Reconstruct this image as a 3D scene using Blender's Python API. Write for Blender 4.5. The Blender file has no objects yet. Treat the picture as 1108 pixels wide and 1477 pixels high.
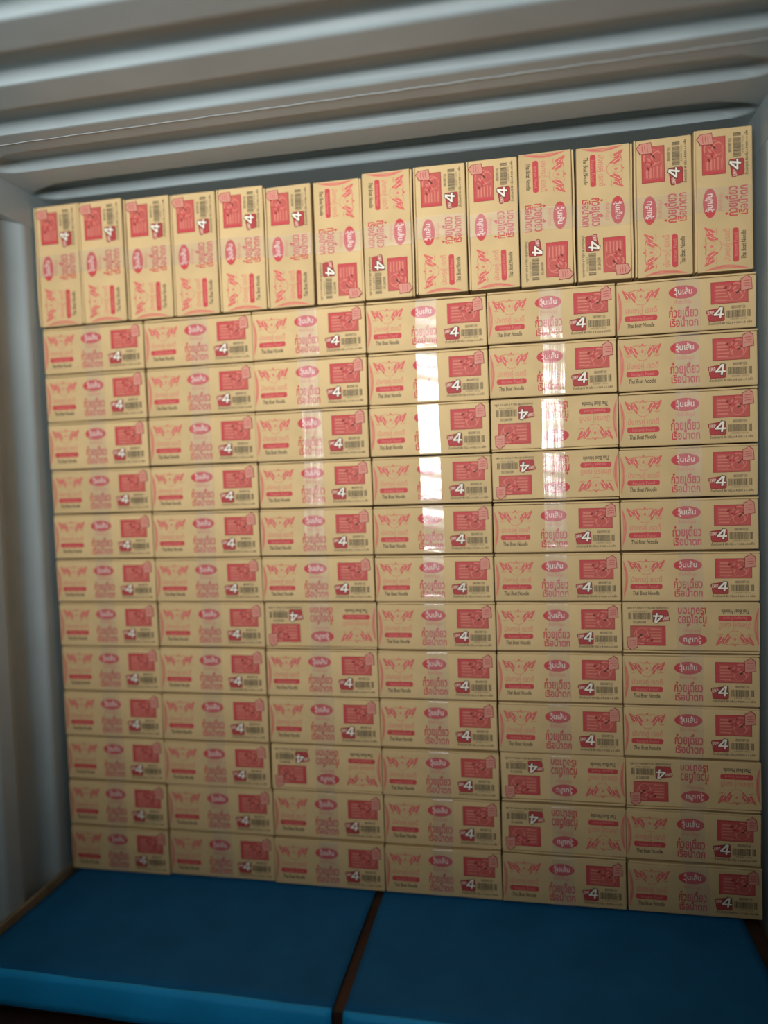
import bpy, bmesh, math, random
from mathutils import Matrix, Vector

S = bpy.context.scene
C = S.collection
rnd = random.Random(7)

# ------------------------------------------------------------------ camera, world, lamp, exposure
cam_d = bpy.data.cameras.new('camera')
cam = bpy.data.objects.new('camera', cam_d)
C.objects.link(cam)
r0 = Vector((0.9804270, 0.1938050, -0.0346781))      # right
r1 = Vector((-0.0243928, -0.0552078, -0.9981769))    # down
r2 = Vector((-0.1953662, 0.9794854, -0.0493997))     # forward
mw = Matrix((r0, -r1, -r2)).transposed().to_4x4()
mw.translation = (0.5000, -2.3150, 1.3792)
cam.matrix_world = mw
cam_d.sensor_fit = 'AUTO'
cam_d.sensor_width = 36.0
cam_d.lens = 1060.0 * 36.0 / 1477.0
cam_d.clip_start = 0.02
cam_d.dof.use_dof = True
cam_d.dof.focus_distance = 2.18
cam_d.dof.aperture_fstop = cam_d.lens / 1000.0 / 0.060
S.camera = cam

w = bpy.data.worlds.new('world')
S.world = w
w.use_nodes = True
w.node_tree.nodes['Background'].inputs[0].default_value = (0.55, 0.72, 1.0, 1)
w.node_tree.nodes['Background'].inputs[1].default_value = 0.025

# light through the open doors: a bright panel the width of the doorway, shining in over the lower half
ld = bpy.data.lights.new('doorway_light', 'AREA')
ld.shape = 'RECTANGLE'
ld.size, ld.size_y = 1.50, 1.10
ld.energy = 32.0
ld.color = (1.0, 0.99, 0.98)
ld.spread = math.radians(66)
lamp = bpy.data.objects.new('doorway_light', ld)
C.objects.link(lamp)
lamp.location = (-0.19, -4.20, 1.80)
lamp.rotation_euler = (math.radians(90 + 7), 0, 0)

S.view_settings.view_transform = 'Standard'
S.view_settings.look = 'None'
S.view_settings.gamma = 1.0
S.view_settings.use_curve_mapping = False
S.view_settings.exposure = 0.0

# ------------------------------------------------------------------ materials
def new_mat(name):
    m = bpy.data.materials.new(name)
    m.use_nodes = True
    return m, m.node_tree.nodes, m.node_tree.links, m.node_tree.nodes['Principled BSDF']

def ink(name, col, rough=0.6, spec=0.2):
    m, n, l, b = new_mat(name)
    b.inputs['Roughness'].default_value = rough
    b.inputs['Specular IOR Level'].default_value = spec
    tc = n.new('ShaderNodeTexCoord')
    nz = n.new('ShaderNodeTexNoise')
    nz.inputs['Scale'].default_value = 260
    l.new(tc.outputs['Object'], nz.inputs['Vector'])
    mx = n.new('ShaderNodeMix')
    mx.data_type = 'RGBA'
    mx.inputs['A'].default_value = (*[c * 0.88 for c in col], 1)
    mx.inputs['B'].default_value = (*[min(1, c * 1.12) for c in col], 1)
    l.new(nz.outputs['Fac'], mx.inputs['Factor'])
    l.new(mx.outputs['Result'], b.inputs['Base Color'])
    return m

KR = (0.60, 0.438, 0.218)
def kraft(name, k=1.0):
    m, n, l, b = new_mat(name)
    b.inputs['Roughness'].default_value = 0.75
    b.inputs['Specular IOR Level'].default_value = 0.25
    tc = n.new('ShaderNodeTexCoord')
    oi = n.new('ShaderNodeObjectInfo')
    nz = n.new('ShaderNodeTexNoise'); nz.inputs['Scale'].default_value = 9; nz.inputs['Detail'].default_value = 6
    l.new(tc.outputs['Object'], nz.inputs['Vector'])
    mp = n.new('ShaderNodeMapping'); mp.inputs['Scale'].default_value = (220, 60, 25)
    l.new(tc.outputs['Object'], mp.inputs['Vector'])
    nf = n.new('ShaderNodeTexNoise'); nf.inputs['Scale'].default_value = 1; nf.inputs['Detail'].default_value = 2
    l.new(mp.outputs['Vector'], nf.inputs['Vector'])
    cr = n.new('ShaderNodeValToRGB')
    cr.color_ramp.elements[0].position = 0.3
    cr.color_ramp.elements[1].position = 0.7
    cr.color_ramp.elements[0].color = (*[c * 0.93 * k for c in KR], 1)
    cr.color_ramp.elements[1].color = (*[c * 1.06 * k for c in KR], 1)
    l.new(nz.outputs['Fac'], cr.inputs['Fac'])
    hs = n.new('ShaderNodeHueSaturation')
    mr = n.new('ShaderNodeMapRange'); mr.inputs['To Min'].default_value = 0.94; mr.inputs['To Max'].default_value = 1.05
    l.new(oi.outputs['Random'], mr.inputs['Value'])
    l.new(mr.outputs['Result'], hs.inputs['Value'])
    l.new(cr.outputs['Color'], hs.inputs['Color'])
    l.new(hs.outputs['Color'], b.inputs['Base Color'])
    bp = n.new('ShaderNodeBump'); bp.inputs['Strength'].default_value = 0.08; bp.inputs['Distance'].default_value = 0.002
    l.new(nf.outputs['Fac'], bp.inputs['Height'])
    l.new(bp.outputs['Normal'], b.inputs['Normal'])
    return m

M_KRAFT = kraft('kraft_cardboard')
M_RED = ink('red_ink', (0.52, 0.066, 0.070))
M_PINK = ink('thin_red_ink', (0.61, 0.135, 0.105))
M_PALE = ink('pale_red_ink', (0.63, 0.205, 0.15))
M_MID = ink('picture_red_ink', (0.49, 0.105, 0.085))
M_DARKRED = ink('dark_red_ink', (0.25, 0.035, 0.03))
M_BLACK = ink('black_ink', (0.055, 0.045, 0.03))
M_GREY = ink('grey_ink', (0.17, 0.135, 0.085))
M_TAG = ink('picture_tag_ink', (0.60, 0.27, 0.20))
M_BADGE = ink('badge_red_ink', (0.40, 0.055, 0.055))
M_BARS = ink('barcode_ink', (0.105, 0.085, 0.05))
M_WHITE = ink('unprinted_light_board', (0.74, 0.60, 0.46))
M_WHITER = ink('white_ink', (0.82, 0.74, 0.62))

def tape_mat():
    m, n, l, b = new_mat('clear_packing_tape')
    out = n['Material Output']
    tr = n.new('ShaderNodeBsdfTransparent')
    df = n.new('ShaderNodeBsdfDiffuse'); df.inputs['Color'].default_value = (0.92, 0.86, 0.84, 1)
    gl = n.new('ShaderNodeBsdfGlossy'); gl.inputs['Roughness'].default_value = 0.16
    gl.inputs['Color'].default_value = (1, 1, 1, 1)
    tc = n.new('ShaderNodeTexCoord')
    mp = n.new('ShaderNodeMapping'); mp.inputs['Scale'].default_value = (260, 20, 9)
    l.new(tc.outputs['Object'], mp.inputs['Vector'])
    nz = n.new('ShaderNodeTexNoise'); nz.inputs['Scale'].default_value = 1; nz.inputs['Detail'].default_value = 3
    l.new(mp.outputs['Vector'], nz.inputs['Vector'])
    bp = n.new('ShaderNodeBump'); bp.inputs['Strength'].default_value = 0.25; bp.inputs['Distance'].default_value = 0.001
    l.new(nz.outputs['Fac'], bp.inputs['Height'])
    l.new(bp.outputs['Normal'], gl.inputs['Normal'])
    m1 = n.new('ShaderNodeMixShader'); m1.inputs['Fac'].default_value = 0.06
    l.new(tr.outputs[0], m1.inputs[1]); l.new(df.outputs[0], m1.inputs[2])
    m2 = n.new('ShaderNodeMixShader'); m2.inputs['Fac'].default_value = 0.055
    l.new(m1.outputs[0], m2.inputs[1]); l.new(gl.outputs[0], m2.inputs[2])
    g2 = n.new('ShaderNodeBsdfGlossy'); g2.inputs['Roughness'].default_value = 0.42
    l.new(bp.outputs['Normal'], g2.inputs['Normal'])
    m3 = n.new('ShaderNodeMixShader'); m3.inputs['Fac'].default_value = 0.025
    l.new(m2.outputs[0], m3.inputs[1]); l.new(g2.outputs[0], m3.inputs[2])
    l.new(m3.outputs[0], out.inputs['Surface'])
    return m
M_TAPE = tape_mat()

def painted(name, col, rough=0.5, var=0.12, scale=6, bump=0.05, metallic=0.0, spec=0.4):
    m, n, l, b = new_mat(name)
    b.inputs['Roughness'].default_value = rough
    b.inputs['Metallic'].default_value = metallic
    b.inputs['Specular IOR Level'].default_value = spec
    tc = n.new('ShaderNodeTexCoord')
    nz = n.new('ShaderNodeTexNoise'); nz.inputs['Scale'].default_value = scale; nz.inputs['Detail'].default_value = 8
    l.new(tc.outputs['Object'], nz.inputs['Vector'])
    cr = n.new('ShaderNodeValToRGB')
    cr.color_ramp.elements[0].position = 0.3; cr.color_ramp.elements[1].position = 0.7
    cr.color_ramp.elements[0].color = (*[c * (1 - var) for c in col], 1)
    cr.color_ramp.elements[1].color = (*[c * (1 + var) for c in col], 1)
    l.new(nz.outputs['Fac'], cr.inputs['Fac'])
    l.new(cr.outputs['Color'], b.inputs['Base Color'])
    n2 = n.new('ShaderNodeTexNoise'); n2.inputs['Scale'].default_value = scale * 14; n2.inputs['Detail'].default_value = 4
    l.new(tc.outputs['Object'], n2.inputs['Vector'])
    bp = n.new('ShaderNodeBump'); bp.inputs['Strength'].default_value = bump; bp.inputs['Distance'].default_value = 0.004
    l.new(n2.outputs['Fac'], bp.inputs['Height'])
    l.new(bp.outputs['Normal'], b.inputs['Normal'])
    return m

M_STEEL = painted('painted_container_steel', (0.335, 0.405, 0.42), rough=0.42, var=0.08, scale=4)
M_WELD = painted('weld_bead_steel', (0.33, 0.37, 0.37), rough=0.5, scale=40)
M_FLOOR = painted('dark_stained_floor_plywood', (0.050, 0.022, 0.014), rough=0.6, var=0.3, scale=12)
M_TAN = painted('tan_plywood_edge', (0.27, 0.22, 0.14), rough=0.8, var=0.2, scale=20)
M_LIP = painted('blue_plastic_lit_lip', (0.012, 0.44, 0.95), rough=0.5, var=0.1, scale=5, bump=0.15, spec=0.3)  # lighter copy of the sheet blue: light on the lip put into its colour
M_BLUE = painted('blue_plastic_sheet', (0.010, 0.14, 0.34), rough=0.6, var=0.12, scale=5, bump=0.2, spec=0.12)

# ------------------------------------------------------------------ helpers
def link(name, me, parent=None, loc=(0, 0, 0)):
    o = bpy.data.objects.new(name, me)
    C.objects.link(o)
    o.location = loc
    if parent:
        o.parent = parent
    return o

def bm_mesh(bm, name, mats, smooth=False):
    me = bpy.data.meshes.new(name)
    bm.to_mesh(me); bm.free()
    for m in mats:
        me.materials.append(m)
    if smooth:
        for p in me.polygons:
            p.use_smooth = True
    return me

def structure(name, me, label, cat):
    o = link(name, me)
    o['kind'] = 'structure'
    o['label'] = label
    o['category'] = cat
    return o

def add_box(bm, x0, x1, y0, y1, z0, z1, bevel=0.0, seg=2):
    t = bmesh.new()
    bmesh.ops.create_cube(t, size=1.0)
    for v in t.verts:
        v.co = Vector(((x0 + x1) / 2 + v.co.x * (x1 - x0), (y0 + y1) / 2 + v.co.y * (y1 - y0), (z0 + z1) / 2 + v.co.z * (z1 - z0)))
    if bevel:
        bmesh.ops.bevel(t, geom=t.edges[:], offset=bevel, segments=seg, affect='EDGES', profile=0.5)
    mp = {}
    for v in t.verts:
        mp[v] = bm.verts.new(v.co)
    for f in t.faces:
        bm.faces.new([mp[v] for v in f.verts])
    t.free()

def sm(t):
    t = max(0.0, min(1.0, t))
    return t * t * (3 - 2 * t)

# ------------------------------------------------------------------ the container (setting)
HW = 1.172            # inner half width at the wall ridges
ZF = -0.115           # container floor level
YB, YE = 0.42, -5.0   # back wall and open end
Z_LOW, DEPTH = 2.394, 0.031
PITCH = 0.2315
PH0 = 0.0625          # middle of the last camera-facing slope

def roof_profile(y):
    """1 = up in the groove, 0 = down on the flat; camera-facing slope in the middle of u=0"""
    if y > PH0 + 0.08:
        return 0.0
    u = ((y - PH0) / PITCH) % 1.0
    d = u * PITCH
    if d < 0.010: return 0.5 - 0.5 * math.sin(math.pi / 2 * d / 0.010)
    if d < 0.108: return 0.0
    if d < 0.156: return sm((d - 0.108) / 0.048)
    if d < PITCH - 0.010: return 1.0
    return 0.5 + 0.5 * math.sin(math.pi / 2 * (PITCH - d) / 0.010)

bm = bmesh.new()
xs = [-1.24, -HW - 0.005] + [-1.165 + i * 0.012 for i in range(11)] + [-0.8, 0, 0.8] + [1.045 + i * 0.012 for i in range(11)] + [HW + 0.005, 1.24]
ys = []
y = YE
while y < 0.16:
    ys.append(y); y += 0.0050
ys += [0.17, 0.25, YB]
def edge_fade(x, y):
    u = ((y - PH0) / PITCH) % 1.0
    c = abs(u - 0.82) / 0.2                    # the pressed groove ends in a rounded point
    lim = 1.165 - 0.055 * c * c
    return sm((lim - abs(x)) / 0.055)
grid = [[bm.verts.new((x, y, Z_LOW + DEPTH * roof_profile(y) * edge_fade(x, y))) for x in xs] for y in ys]
for j in range(len(ys) - 1):
    for i in range(len(xs) - 1):
        bm.faces.new((grid[j][i], grid[j][i + 1], grid[j + 1][i + 1], grid[j + 1][i]))
ceiling = structure('ceiling', bm_mesh(bm, 'ceiling', [M_STEEL], True), 'grey corrugated steel roof of the container', 'ceiling')

bm = bmesh.new()
n = 60
prev = None
for i in range(n + 1):
    x = -1.165 + 2.33 * i / n
    yy = -0.347 + 0.0012 * math.sin(i * 1.7)
    ring = [bm.verts.new((x, yy + 0.0014 * math.cos(a), Z_LOW - 0.0004 + 0.0018 * math.sin(a))) for a in (math.pi, math.pi * 1.25, math.pi * 1.5, math.pi * 1.75, 2 * math.pi)]
    if prev:
        for k in range(4):
            bm.faces.new((prev[k], ring[k], ring[k + 1], prev[k + 1]))
    prev = ring
structure('trim_3', bm_mesh(bm, 'weld_seam', [M_WELD], True), 'thin weld seam running across the corrugated roof', 'weld seam')

def side_wall(s):
    prof = []
    DEP, FL, SL = 0.040, 0.074, 0.058
    # start on a ridge whose camera side ends just in front of the cartons
    y = -0.045
    pts = [(YB + 0.02, 0.0), (y, 0.0)]
    while y > YE:
        y -= SL; pts.append((y, DEP))
        y -= FL; pts.append((y, DEP))
        y -= SL; pts.append((y, 0.0))
        y -= FL; pts.append((y, 0.0))
    # rounded folds
    rp = []
    for i, (a, d) in enumerate(pts):
        if 0 < i < len(pts) - 1:
            (a0, d0), (a1, d1) = pts[i - 1], pts[i + 1]
            for t in (0.22, 0.11):
                L = math.hypot(a0 - a, d0 - d); k = min(0.012, L * 0.3) * (t / 0.22) / L
                rp.append((a + (a0 - a) * k, d + (d0 - d) * k))
            for t in (0.11, 0.22):
                L = math.hypot(a1 - a, d1 - d); k = min(0.012, L * 0.3) * (t / 0.22) / L
                rp.append((a + (a1 - a) * k, d + (d1 - d) * k))
        else:
            rp.append((a, d))
    b = bmesh.new()
    cols = []
    for a, d in rp:
        cols.append([b.verts.new((s * (HW + d), a, z)) for z in (ZF - 0.02, 0.6, 1.3, 2.0, 2.284)])
    for i in range(len(cols) - 1):
        for k in range(4):
            f = (cols[i][k], cols[i + 1][k], cols[i + 1][k + 1], cols[i][k + 1])
            b.faces.new(f if s < 0 else f[::-1])
    return b
structure('wall_left', bm_mesh(side_wall(-1), 'wall_left', [M_STEEL], True), 'grey corrugated steel side wall along the left of the stack', 'wall')
structure('wall_right', bm_mesh(side_wall(1), 'wall_right', [M_STEEL], True), 'sliver of grey corrugated steel wall along the right of the stack', 'wall')
for nm, s, side in (('trim_1', -1, 'left'), ('trim_2', 1, 'right')):
    bm = bmesh.new()
    add_box(bm, min(s * (HW - 0.004), s * 1.24), max(s * (HW - 0.004), s * 1.24), YE, YB, 2.276, Z_LOW + 0.002, 0.004)
    structure(nm, bm_mesh(bm, nm, [M_STEEL]), 'grey steel top rail between the roof and the %s wall' % side, 'rail')
bm = bmesh.new(); add_box(bm, -1.24, 1.24, YB, YB + 0.04, ZF - 0.02, 2.43)
structure('wall_back', bm_mesh(bm, 'wall_back', [M_STEEL]), 'steel end wall hidden behind the cartons', 'wall')
bm = bmesh.new(); add_box(bm, -1.24, 1.24, YE, YB, ZF - 0.04, ZF)
structure('floor', bm_mesh(bm, 'floor', [M_FLOOR]), 'dark container floor below the front lip of the blue sheets', 'floor')
for nm, s, side in (('baseboard_left', -1, 'left'), ('baseboard_right', 1, 'right')):
    bm = bmesh.new()
    a, b_ = sorted((s * (HW - 0.012), s * (HW + 0.002)))
    add_box(bm, a, b_, YE, YB, ZF, 0.012 if s < 0 else -0.04, 0.004)
    structure(nm, bm_mesh(bm, nm, [M_TAN]), 'tan wooden kick strip along the foot of the %s wall' % side, 'baseboard')

# ------------------------------------------------------------------ dark base and blue sheets under the cartons
bm = bmesh.new()
add_box(bm, -HW + 0.02, HW - 0.02, -0.53, 0.38, ZF + 0.0005, -0.012, 0.004)
structure('wooden_platform', bm_mesh(bm, 'wooden_base', [M_FLOOR]), 'dark brown wooden base showing in the gap between the blue sheets', 'platform')  # wooden platform that the blue sheets lie on

def sheet(name, pts, label, seed, lip):
    """pts: corner (x,y) front-left, front-right, back-right, back-left; the front edge is bent down over the base"""
    r = random.Random(seed)
    R, T = 0.016, 0.009
    prof = [(1 - k / 24, 0.0, 0.0, 0, 1) for k in range(25)]       # t, dy, dz, normal y, normal z
    for k in range(1, 7):
        a = math.radians(84) * k / 6
        prof.append((0.0, R * math.sin(a), -R * (1 - math.cos(a)), -math.sin(a), math.cos(a)))
    a = math.radians(84)
    for q in (0.25, 0.5, 0.75, 1.0):
        prof.append((0.0, R * math.sin(a) + q * lip * math.cos(a), -R * (1 - math.cos(a)) - q * lip * math.sin(a), -math.sin(a), math.cos(a)))
    nx = 44
    fl, fr, br, bl = [Vector((a, b, 0)) for a, b in pts]
    ph = [r.uniform(0, 6) for _ in range(6)]
    layers = ([], [])
    for t, dy, dz, ny, nz in prof:
        for L in (0, 1):
            row = []
            for i in range(nx + 1):
                u = i / nx
                p = (fl.lerp(fr, u)).lerp(bl.lerp(br, u), t)
                free = sm((0.56 - t) / 0.08) if t > 0 else 1.0
                wv = free * (0.0011 * math.sin(9 * u + ph[0] + 5 * t) + 0.0008 * math.sin(23 * u + ph[1]) * (1 - t) + 0.0006 * math.sin(40 * t + ph[2]) + 0.0011)
                wv = wv + 0.0015 * math.sin(7 * u + ph[3]) * (1 if dz < -0.02 else 0)
                o_ = wv - (T if L else 0)
                row.append((p.x, p.y - dy + ny * o_, dz + nz * o_ - 0.0025))
            layers[L].append(row)
    A, B = layers
    def build(nm, j0, j1, mat, parent):
        bm = bmesh.new()
        va = [[bm.verts.new(p) for p in A[j]] for j in range(j0, j1 + 1)]
        vb = [[bm.verts.new(p) for p in B[j]] for j in range(j0, j1 + 1)]
        for j in range(j1 - j0):
            for i in range(nx):
                bm.faces.new((va[j][i], va[j + 1][i], va[j + 1][i + 1], va[j][i + 1]))
                bm.faces.new((vb[j][i], vb[j][i + 1], vb[j + 1][i + 1], vb[j + 1][i]))
            bm.faces.new((va[j][0], vb[j][0], vb[j + 1][0], va[j + 1][0]))
            bm.faces.new((va[j][nx], va[j + 1][nx], vb[j + 1][nx], vb[j][nx]))
        for i in range(nx):
            bm.faces.new((va[0][i], va[0][i + 1], vb[0][i + 1], vb[0][i]))
            bm.faces.new((va[-1][i], vb[-1][i], vb[-1][i + 1], va[-1][i + 1]))
        bmesh.ops.recalc_face_normals(bm, faces=bm.faces[:])
        return link(nm, bm_mesh(bm, nm, [mat], True), parent)
    o = build(name, 0, 24, M_BLUE, None)
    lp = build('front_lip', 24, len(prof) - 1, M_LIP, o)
    lp['label'] = 'blue lip bent down along the front edge, light painted into its colour'
    o['label'] = label; o['category'] = 'sheet'; o['group'] = 'blue sheets under the cartons'
    return o
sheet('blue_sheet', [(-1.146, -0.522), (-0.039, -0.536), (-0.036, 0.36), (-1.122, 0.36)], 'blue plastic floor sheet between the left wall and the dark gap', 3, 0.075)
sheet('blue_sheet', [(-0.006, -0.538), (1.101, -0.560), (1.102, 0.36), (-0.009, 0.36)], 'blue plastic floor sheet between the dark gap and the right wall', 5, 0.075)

# ------------------------------------------------------------------ carton artwork (flat print, measured on one box face)
BW, BH, BD = 0.3815, 0.1580, 0.30
FY = -BD / 2
def P(u, v):                                   # u,v from the top left of the face
    return ((u - 0.5) * BW, (0.5 - v) * BH)

class Ink:
    def __init__(self): self.v = []; self.f = []; self.m = []; self.mats = []
    def mi(self, m):
        if m not in self.mats: self.mats.append(m)
        return self.mats.index(m)
    def poly(self, pts, m, layer=0):
        a = len(self.v)
        yy = FY - 0.0005 - 0.0003 * layer - 3e-6 * (len(self.f) % 90)
        self.v += [(x, yy, z) for x, z in pts]
        self.f.append(tuple(range(a, a + len(pts)))); self.m.append(self.mi(m))
    def rect(self, u0, u1, v0, v1, m, layer=0):
        a, b = P(u0, v0), P(u1, v1)
        self.poly([(a[0], b[1]), (b[0], b[1]), (b[0], a[1]), (a[0], a[1])], m, layer)
    def uvpoly(self, uv, m, layer=0): self.poly([P(u, v) for u, v in uv][::-1], m, layer)
    def ellipse(self, u, v, ru, rv, m, layer=0, n=36):
        self.uvpoly([(u + ru * math.cos(2 * math.pi * k / n), v + rv * math.sin(2 * math.pi * k / n)) for k in range(n)], m, layer)
    def ring(self, u, v, ru, rv, t, m, layer=0, a0=0, a1=2 * math.pi, n=24):
        pts = [P(u + ru * math.cos(a0 + (a1 - a0) * k / n), v + rv * math.sin(a0 + (a1 - a0) * k / n)) for k in range(n + 1)]
        self.stroke_xy(pts, [t] * (n + 1), m, layer)
    def stroke_xy(self, pts, ws, m, layer=0):
        L = []; R_ = []
        for i, p in enumerate(pts):
            q0 = pts[max(i - 1, 0)]; q1 = pts[min(i + 1, len(pts) - 1)]
            dx, dz = q1[0] - q0[0], q1[1] - q0[1]
            d = math.hypot(dx, dz) or 1
            nx, nz = -dz / d, dx / d
            L.append((p[0] + nx * ws[i] / 2, p[1] + nz * ws[i] / 2)); R_.append((p[0] - nx * ws[i] / 2, p[1] - nz * ws[i] / 2))
        for i in range(len(pts) - 1):
            self.poly([R_[i], R_[i + 1], L[i + 1], L[i]], m, layer)
    def stroke(self, uv, w, m, layer=0, taper=True):
        """smooth stroke through uv points (Catmull-Rom), width in metres"""
        p = [P(a, b) for a, b in uv]
        out = []
        for i in range(len(p) - 1):
            p0 = p[max(i - 1, 0)]; p1 = p[i]; p2 = p[i + 1]; p3 = p[min(i + 2, len(p) - 1)]
            for k in range(5):
                t = k / 5
                out.append(tuple(0.5 * (2 * p1[c] + (p2[c] - p0[c]) * t + (2 * p0[c] - 5 * p1[c] + 4 * p2[c] - p3[c]) * t * t + (3 * p1[c] - p0[c] - 3 * p2[c] + p3[c]) * t ** 3) for c in (0, 1)))
        out.append(p[-1])
        n = len(out)
        ws = [w * (0.35 + 0.65 * math.sin(math.pi * (0.08 + 0.84 * i / (n - 1)))) if taper else w for i in range(n)]
        self.stroke_xy(out, ws, m, layer)
    def text(self, s, u0, u1, v0, v1, m, layer=0, bold=0.0, shear=0.0, rot=0.0):
        c = bpy.data.curves.new('t', 'FONT')
        c.body = s; c.resolution_u = 2; c.offset = bold; c.shear = shear
        o = bpy.data.objects.new('t', c); C.objects.link(o)
        bpy.context.view_layer.update()
        me = bpy.data.meshes.new_from_object(o.evaluated_get(bpy.context.evaluated_depsgraph_get()))
        co = [(v.co.x, v.co.y) for v in me.vertices]
        up = list(range(len(co)))                # separate outlines get their own hair of height, so that overlapping marks never coincide
        def find(i):
            while up[i] != i:
                up[i] = up[up[i]]; i = up[i]
            return i
        for p in me.polygons:
            f0 = find(p.vertices[0])
            for q in p.vertices[1:]: up[find(q)] = f0
        isl = {}
        lift = [1.2e-5 * (isl.setdefault(find(i), len(isl)) % 20) for i in range(len(co))]
        x0 = min(a for a, b in co); x1 = max(a for a, b in co); z0 = min(b for a, b in co); z1 = max(b for a, b in co)
        A, B = P(u0, v1), P(u1, v0)
        a = len(self.v); yy = FY - 0.0005 - 0.0003 * layer
        cx, cz = (A[0] + B[0]) / 2, (A[1] + B[1]) / 2
        for (x, z), lf in zip(co, lift):
            px = A[0] + (x - x0) / (x1 - x0) * (B[0] - A[0]); pz = A[1] + (z - z0) / (z1 - z0) * (B[1] - A[1])
            dx, dz = px - cx, pz - cz
            self.v.append((cx + dx * math.cos(rot) - dz * math.sin(rot), yy - lf, cz + dx * math.sin(rot) + dz * math.cos(rot)))
        k = self.mi(m)
        for p in me.polygons:
            self.f.append(tuple(a + i for i in p.vertices)); self.m.append(k)
        bpy.data.objects.remove(o); bpy.data.curves.remove(c); bpy.data.meshes.remove(me)
    def mesh(self, name):
        me = bpy.data.meshes.new(name)
        me.from_pydata(self.v, [], self.f)
        for m in self.mats: me.materials.append(m)
        me.polygons.foreach_set('material_index', self.m)
        me.update()
        return me

ART = []
# crest: a pair of facing winged beasts around a medallion
k = Ink()
CX, CYT, CWD, CHT = 0.176, 0.155, 0.132, 0.275
def cr(a, b): return (CX + a * CWD, CYT + (1 - b) * CHT)
for s in (-1, 1):
    q = lambda *pts: [cr(s * a, b) for a, b in pts]
    k.stroke(q((1.04, 1.0), (.80, .84), (.55, .88), (.28, .92), (.06, .84)), .0016, M_PINK)
    k.stroke(q((1.02, .96), (.90, .74), (.82, .52), (.76, .34)), .0078, M_PINK)
    k.stroke(q((.78, .40), (.70, .58), (.62, .80)), .0056, M_PINK)
    k.stroke(q((.84, .78), (.68, .60), (.60, .40)), .0054, M_PINK)
    k.stroke(q((.64, .84), (.50, .56), (.34, .12)), .0082, M_PINK)
    k.stroke(q((.48, .80), (.38, .58), (.26, .32)), .0046, M_PINK)
    k.stroke(q((.86, .70), (.76, .60), (.70, .48)), .0014, M_WHITE, 1)
    k.stroke(q((.60, .78), (.48, .54), (.38, .30)), .0014, M_WHITE, 1)
    k.stroke(q((.96, .26), (.80, .20), (.62, .26)), .0016, M_PINK)
    k.stroke(q((.30, .06), (.16, -.04), (.0, -.07)), .0020, M_PALE)
    k.stroke(q((.22, .72), (.20, .48), (.12, .26), (.0, .18)), .0010, M_PALE)
    k.stroke(q((.20, .78), (.10, .92), (.0, .86)), .0014, M_PINK)
k.ellipse(CX, CYT + .03 * CHT, .007, .02, M_PINK, 0, 12)
k.ellipse(CX, CYT + .48 * CHT, .010, .032, M_PALE, 0, 14)
ART.append(('crest_print', k))
# brand name block
k = Ink()
k.text("มังกรคู่ เรดดี้", .062, .293, .475, .635, M_PALE, 0, bold=0.004)
pl = []
for i in range(9): a = math.pi / 2 + math.pi * i / 8; pl.append((.068 + .014 * math.cos(a), .695 - .052 * math.sin(a)))
for i in range(9): a = -math.pi / 2 + math.pi * i / 8; pl.append((.281 + .014 * math.cos(a), .695 - .052 * math.sin(a)))
k.uvpoly(pl[::-1], M_RED)
k.text("Instant Food", .095, .258, .667, .728, M_PALE, 1, bold=0.01)
k.text("Thai Boat Noodle", .072, .272, .785, .868, M_BLACK, 0, bold=0.012, shear=0.18)
ART.append(('brand_name_print', k))
# oval
k = Ink()
k.ellipse(.482, .268, .1035, .122, M_RED, 0, 48)
k.text("วุ้นเส้น", .418, .548, .182, .348, M_WHITER, 1, bold=0.012)
k.text("กึ่งสำเร็จรูป", .420, .548, .405, .500, M_PALE, 0, bold=0.006)
ART.append(('oval_print', k))
# dish title
k = Ink()
k.text("ก๋วยเตี๋ยว", .378, .588, .520, .735, M_RED, 0, bold=0.022)
k.text("เรือน้ำตก", .384, .588, .725, .905, M_RED, 0, bold=0.022)
ART.append(('title_print', k))
# picture of the packet
k = Ink()
k.rect(.680, .944, .140, .540, M_DARKRED)
k.rect(.683, .941, .148, .530, M_MID, 1)
k.rect(.684, .705, .150, .528, M_RED, 2)
k.rect(.684, .941, .150, .185, M_RED, 2)
for i, (a, b) in enumerate(((.715, .775), (.712, .785), (.715, .79), (.712, .80), (.715, .79))):
    vv = .215 + i * .062
    k.rect(a, b, vv, vv + (.034 if i < 2 else .022), M_PALE, 3)
k.ellipse(.862, .330, .058, .165, M_PALE, 3)
k.ellipse(.862, .335, .052, .145, M_MID, 4)
k.ellipse(.858, .40, .046, .10, M_PALE, 5)
k.ellipse(.858, .41, .038, .08, M_MID, 6)
for a, b, c_, d, rw in ((.783, .255, .012, .024, M_DARKRED), (.835, .30, .020, .050, M_RED), (.806, .31, .009, .018, M_DARKRED), (.866, .350, .012, .020, M_BLACK), (.832, .205, .008, .014, M_DARKRED), (.882, .31, .009, .02, M_DARKRED), (.846, .27, .014, .03, M_PALE)):
    k.uvpoly([(a + c_ * math.cos(t) - .3 * c_ * math.sin(t), b + d * math.sin(t) - .5 * d * math.cos(t)) for t in [2 * math.pi * i / 10 for i in range(10)]], rw, 7)
k.stroke([(.742, .50), (.80, .49), (.84, .505)], .0012, M_PALE, 3)
tag = [(.893, .115), (.912, .098), (.930, .052), (.962, .115), (.968, .30), (.958, .305), (.892, .325)]
k.uvpoly([(u + (.004 if u > .92 else -.003), v + (.008 if v > .2 else -.010)) for u, v in tag], M_DARKRED, 8)
k.uvpoly(tag, M_TAG, 9)
for vv in (.15, .195, .24): k.stroke([(.903, vv + .012), (.93, vv), (.956, vv + .004)], .0022, M_MID, 10)
ART.append(('picture_print', k))
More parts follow.
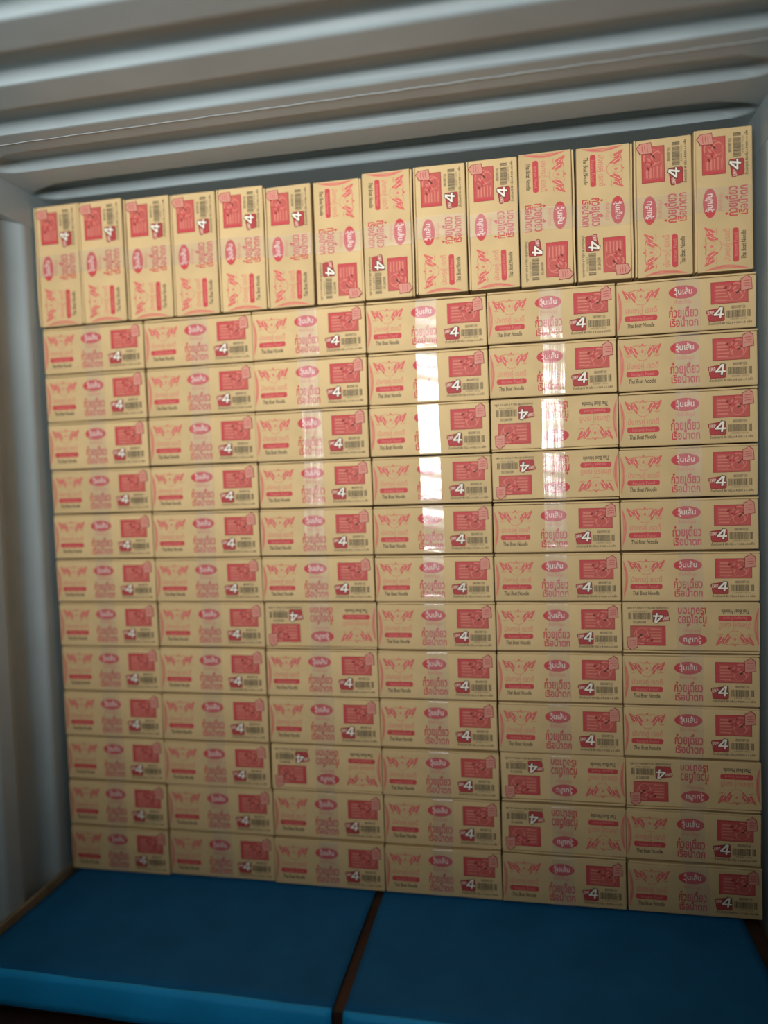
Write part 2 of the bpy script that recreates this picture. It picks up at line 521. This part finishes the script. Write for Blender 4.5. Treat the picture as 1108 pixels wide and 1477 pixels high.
# pack-of-four badge
k = Ink()
k.uvpoly([(.648, .645), (.668, .632), (.690, .628), (.72, .615), (.775, .61), (.777, .83), (.766, .855), (.665, .855), (.656, .80), (.654, .72), (.646, .70)], M_DARKRED)
k.uvpoly([(.656, .655), (.70, .640), (.772, .63), (.772, .825), (.763, .842), (.668, .842), (.660, .80)], M_BADGE, 1)
k.text("แพค", .655, .700, .655, .725, M_WHITE, 2, bold=0.01)
for wd, m, ly in ((.0086, M_BLACK, 2), (.0050, M_WHITER, 3)):         # the big slanted 4
    e = (wd - .0050) / 2 / BW
    k.stroke([(.750 + e * .2, .606 - e * 2.2), (.728, .672), (.703 - e, .735)], wd, m, ly, taper=False)
    k.stroke([(.698 - e, .735), (.735, .735), (.772 + e, .735)], wd * .95, m, ly + .3, taper=False)
    k.stroke([(.757 + e * .2, .604 - e * 2.2), (.750, .70), (.743 - e * .2, .796 + e * 2.2)], wd * 1.05, m, ly + .6, taper=False)
ART.append(('pack_badge', k))
# barcode
k = Ink()
br = random.Random(2)
u = .790
while u < .955:
    wd = br.choice((.0022, .0034, .005)) 
    if not (.925 < u < .932): k.rect(u, min(u + wd, .962), .668, .800, M_BARS)
    u += wd + br.choice((.0016, .0022, .003))
k.text("8850987150", .825, .922, .585, .640, M_GREY, 0, bold=0.02)
k.text("8 850987 150124", .815, .930, .812, .842, M_GREY, 0)
ART.append(('barcode', k))
k = Ink()
k.text("น้ำหนักสุทธิ 80 กรัม x 4 ซอง x 6 แพ็ค", .658, .966, .862, .930, M_BLACK, 0, bold=0.01)
ART.append(('weight_line_print', k))
# red arcs wrapping round the end of the box
k = Ink()
for a, wd, m in ((.036, .0022, M_PALE), (.026, .0026, M_PINK), (.013, .0034, M_PALE)):
    k.stroke([(.006, .17), (.006 + a * .6, .34), (.006 + a * .85, .53), (.006 + a * .6, .72), (.006, .90)], wd, m)
ART.append(('edge_arc_print', k))
ART = [(n_, i_.mesh(n_)) for n_, i_ in ART]

# ------------------------------------------------------------------ carton parts
def body_mesh(seed):
    r = random.Random(seed)
    bm = bmesh.new()
    add_box(bm, -BW / 2, BW / 2, FY, -FY, -BH / 2, BH / 2 - 0.0065, 0.0042, 3)
    for v in bm.verts:                          # slightly crushed corners
        if v.co.y < 0:
            v.co.x += 0.0012 * math.sin(v.co.z * 31 + seed * 2.1)
            v.co.z += 0.0009 * math.sin(v.co.x * 17 + seed * 1.3)
    return bm_mesh(bm, 'carton_body', [M_KRAFT])
BODY = [body_mesh(i) for i in range(5)]
def flap_mesh(seed):
    bm = bmesh.new()
    add_box(bm, -BW / 2 + 0.0006, BW / 2 - 0.0005, FY - 0.0012, -FY, BH / 2 - 0.0055, BH / 2, 0.0016, 2)
    bmesh.ops.subdivide_edges(bm, edges=[e for e in bm.edges if abs(e.verts[0].co.x - e.verts[1].co.x) > 0.3], cuts=8)
    for v in bm.verts:
        v.co.z += 0.0007 * math.sin(v.co.x * 22 + seed * 1.7) - 0.0003
        v.co.y += 0.0008 * math.sin(v.co.x * 15 + seed * 2.9)
    return bm_mesh(bm, 'top_flap', [M_KRAFT])
FLAP = [flap_mesh(i) for i in range(5)]
def end_flap_mesh(seed):
    bm = bmesh.new()
    add_box(bm, -BW / 2 - 0.0012, -BW / 2 + 0.0032, FY - 0.0004, -FY, -BH / 2 + 0.001, BH / 2 - 0.0075, 0.0014, 2)
    return bm_mesh(bm, 'end_flap', [M_KRAFT])
ENDF = end_flap_mesh(0)
TW = 0.066
def tape_mesh(seed):
    r = random.Random(seed * 11 + 3)
    bm = bmesh.new()
    off = r.uniform(-.004, .010)
    nx, nz = 8, 44
    a = [r.uniform(0, 6.28) for _ in range(8)]
    amp = r.uniform(0.3, 1.0)
    bul, tilt = r.uniform(-0.0007, 0.0014), r.uniform(-0.010, 0.010)
    def surf(x, z):
        return 0.0005 * amp * math.sin(z * 60 + x * 8 + a[0]) + 0.00016 * amp * math.sin(z * 150 + x * 30 + a[1]) + bul * math.cos(z / BH * math.pi) + tilt * z + 0.0002 * math.sin(x * 260 + a[2])
    rows = []
    prof = [(FY + 0.05, BH / 2 + 0.0006), (FY + 0.012, BH / 2 + 0.0010), (FY + 0.001, BH / 2 + 0.0004)]
    for yy, zz in prof:
        rows.append([bm.verts.new((off + TW * (i / nx - .5), yy, zz)) for i in range(nx + 1)])
    for j in range(nz + 1):
        z = BH / 2 - 0.002 - (BH - 0.004) * j / nz
        rows.append([bm.verts.new((off + TW * (i / nx - .5) + 0.0015 * math.sin(z * 25 + a[3]), FY - 0.0060 - surf(TW * (i / nx - .5), z) - (0.0008 * r.random() if j > nz - 6 else 0), z)) for i in range(nx + 1)])
    rows.append([bm.verts.new((off + TW * (i / nx - .5), FY + 0.001, -BH / 2 - 0.0004)) for i in range(nx + 1)])
    rows.append([bm.verts.new((off + TW * (i / nx - .5), FY + 0.04, -BH / 2 - 0.0006)) for i in range(nx + 1)])
    for j in range(len(rows) - 1):
        for i in range(nx):
            bm.faces.new((rows[j][i], rows[j + 1][i], rows[j + 1][i + 1], rows[j][i + 1]))
    return bm_mesh(bm, 'packing_tape', [M_TAPE], True)
TAPE = [tape_mesh(i) for i in range(8)]

def carton(cx, cz, cy, turn, label, group, k):
    """turn: 0 upright print, 180 upside down, 90 barcode end up, -90 barcode end down"""
    o = link('noodle_carton', BODY[k % 5], None, (cx, cy + BD / 2, cz))
    o.rotation_euler = (rnd.uniform(-.0015, .0015), -math.radians(turn) + rnd.uniform(-.0016, .0016), rnd.uniform(-.007, .007))
    o['label'] = label; o['category'] = 'carton'; o['group'] = group
    link('top_flap', FLAP[(k * 3 + 1) % 5], o)
    link('end_flap', ENDF, o)
    t = link('packing_tape', TAPE[(k * 5 + k // 6) % 8], o)
    t['label'] = 'clear glossy packing tape'
    for nm, me in ART:
        link(nm, me, o)
    return o

ROWS = [1.932, 1.770, 1.604, 1.438, 1.282, 1.123, 0.970, 0.813, 0.652, 0.488, 0.329, 0.164, 0.001]
COLX = [-1.153, -0.772, -0.384, 0.001, 0.384, 0.767, 1.158]
FLIP = {(3, 6), (3, 9), (5, 2), (5, 3), (5, 9), (5, 10), (6, 6), (6, 9)}
ROWN = ['topmost flat carton', 'second flat carton from the top', 'third flat carton from the top', 'fourth flat carton from the top',
        'fifth flat carton from the top', 'sixth flat carton from the top', 'sixth carton above the blue floor sheet', 'fifth carton above the blue floor sheet',
        'fourth carton above the blue floor sheet', 'third carton above the blue floor sheet', 'second carton above the blue floor sheet', 'lowest carton on the blue floor sheet']
COLN = ['stack against the left wall', 'second stack from the left wall', 'third stack from the left wall',
        'third stack from the right wall', 'second stack from the right wall', 'stack against the right wall']
idx = 0
for c in range(6):
    x0, x1 = COLX[c], COLX[c + 1]
    for r in range(12):
        z1, z0 = ROWS[r], ROWS[r + 1]
        up = (c + 1, r) in FLIP
        lab = ('upside-down ' if up else '') + ROWN[r] + ', in the ' + COLN[c]
        o = carton((x0 + x1) / 2 + rnd.uniform(-.0012, .0012), z0 + BH / 2 + 0.0008, rnd.uniform(0.0, 0.010), 180 if up else 0, lab, 'cartons stacked flat', idx)
        o.scale = ((x1 - x0 - 0.0045) / BW, 1, (z1 - z0 - 0.0043) / BH)
        o.location.z = (z0 + z1) / 2
        idx += 1
VX = [-1.163, -0.994, -0.825, -0.656, -0.490, -0.325, -0.163, 0.000, 0.164, 0.330, 0.489, 0.655, 0.820, 0.985, 1.149]
VTOP = [2.346, 2.346, 2.339, 2.336, 2.334, 2.322, 2.322, 2.330, 2.332, 2.332, 2.330, 2.328, 2.335, 2.341]
DOWN = {6, 7, 10, 11}
NTH = ['first', 'second', 'third', 'fourth', 'fifth', 'sixth', 'seventh']
for i in range(14):
    nth = NTH[i] + ' from the left wall' if i < 7 else NTH[13 - i] + ' from the right wall'
    lab = 'carton standing on end along the top, %s, barcode end %s' % (nth, 'down' if i in DOWN else 'up')
    bot = 1.938 + (0.004 if i in (8, 9) else 0)
    o = carton((VX[i] + VX[i + 1]) / 2, 0, rnd.uniform(-0.004, 0.010), -90 if i in DOWN else 90, lab, 'cartons standing on end along the top', idx + i * 2)
    o.location.z = (bot + VTOP[i]) / 2
    o.scale = ((VTOP[i] - bot) / BW, 1, (VX[i + 1] - VX[i] - 0.0045) / BH)
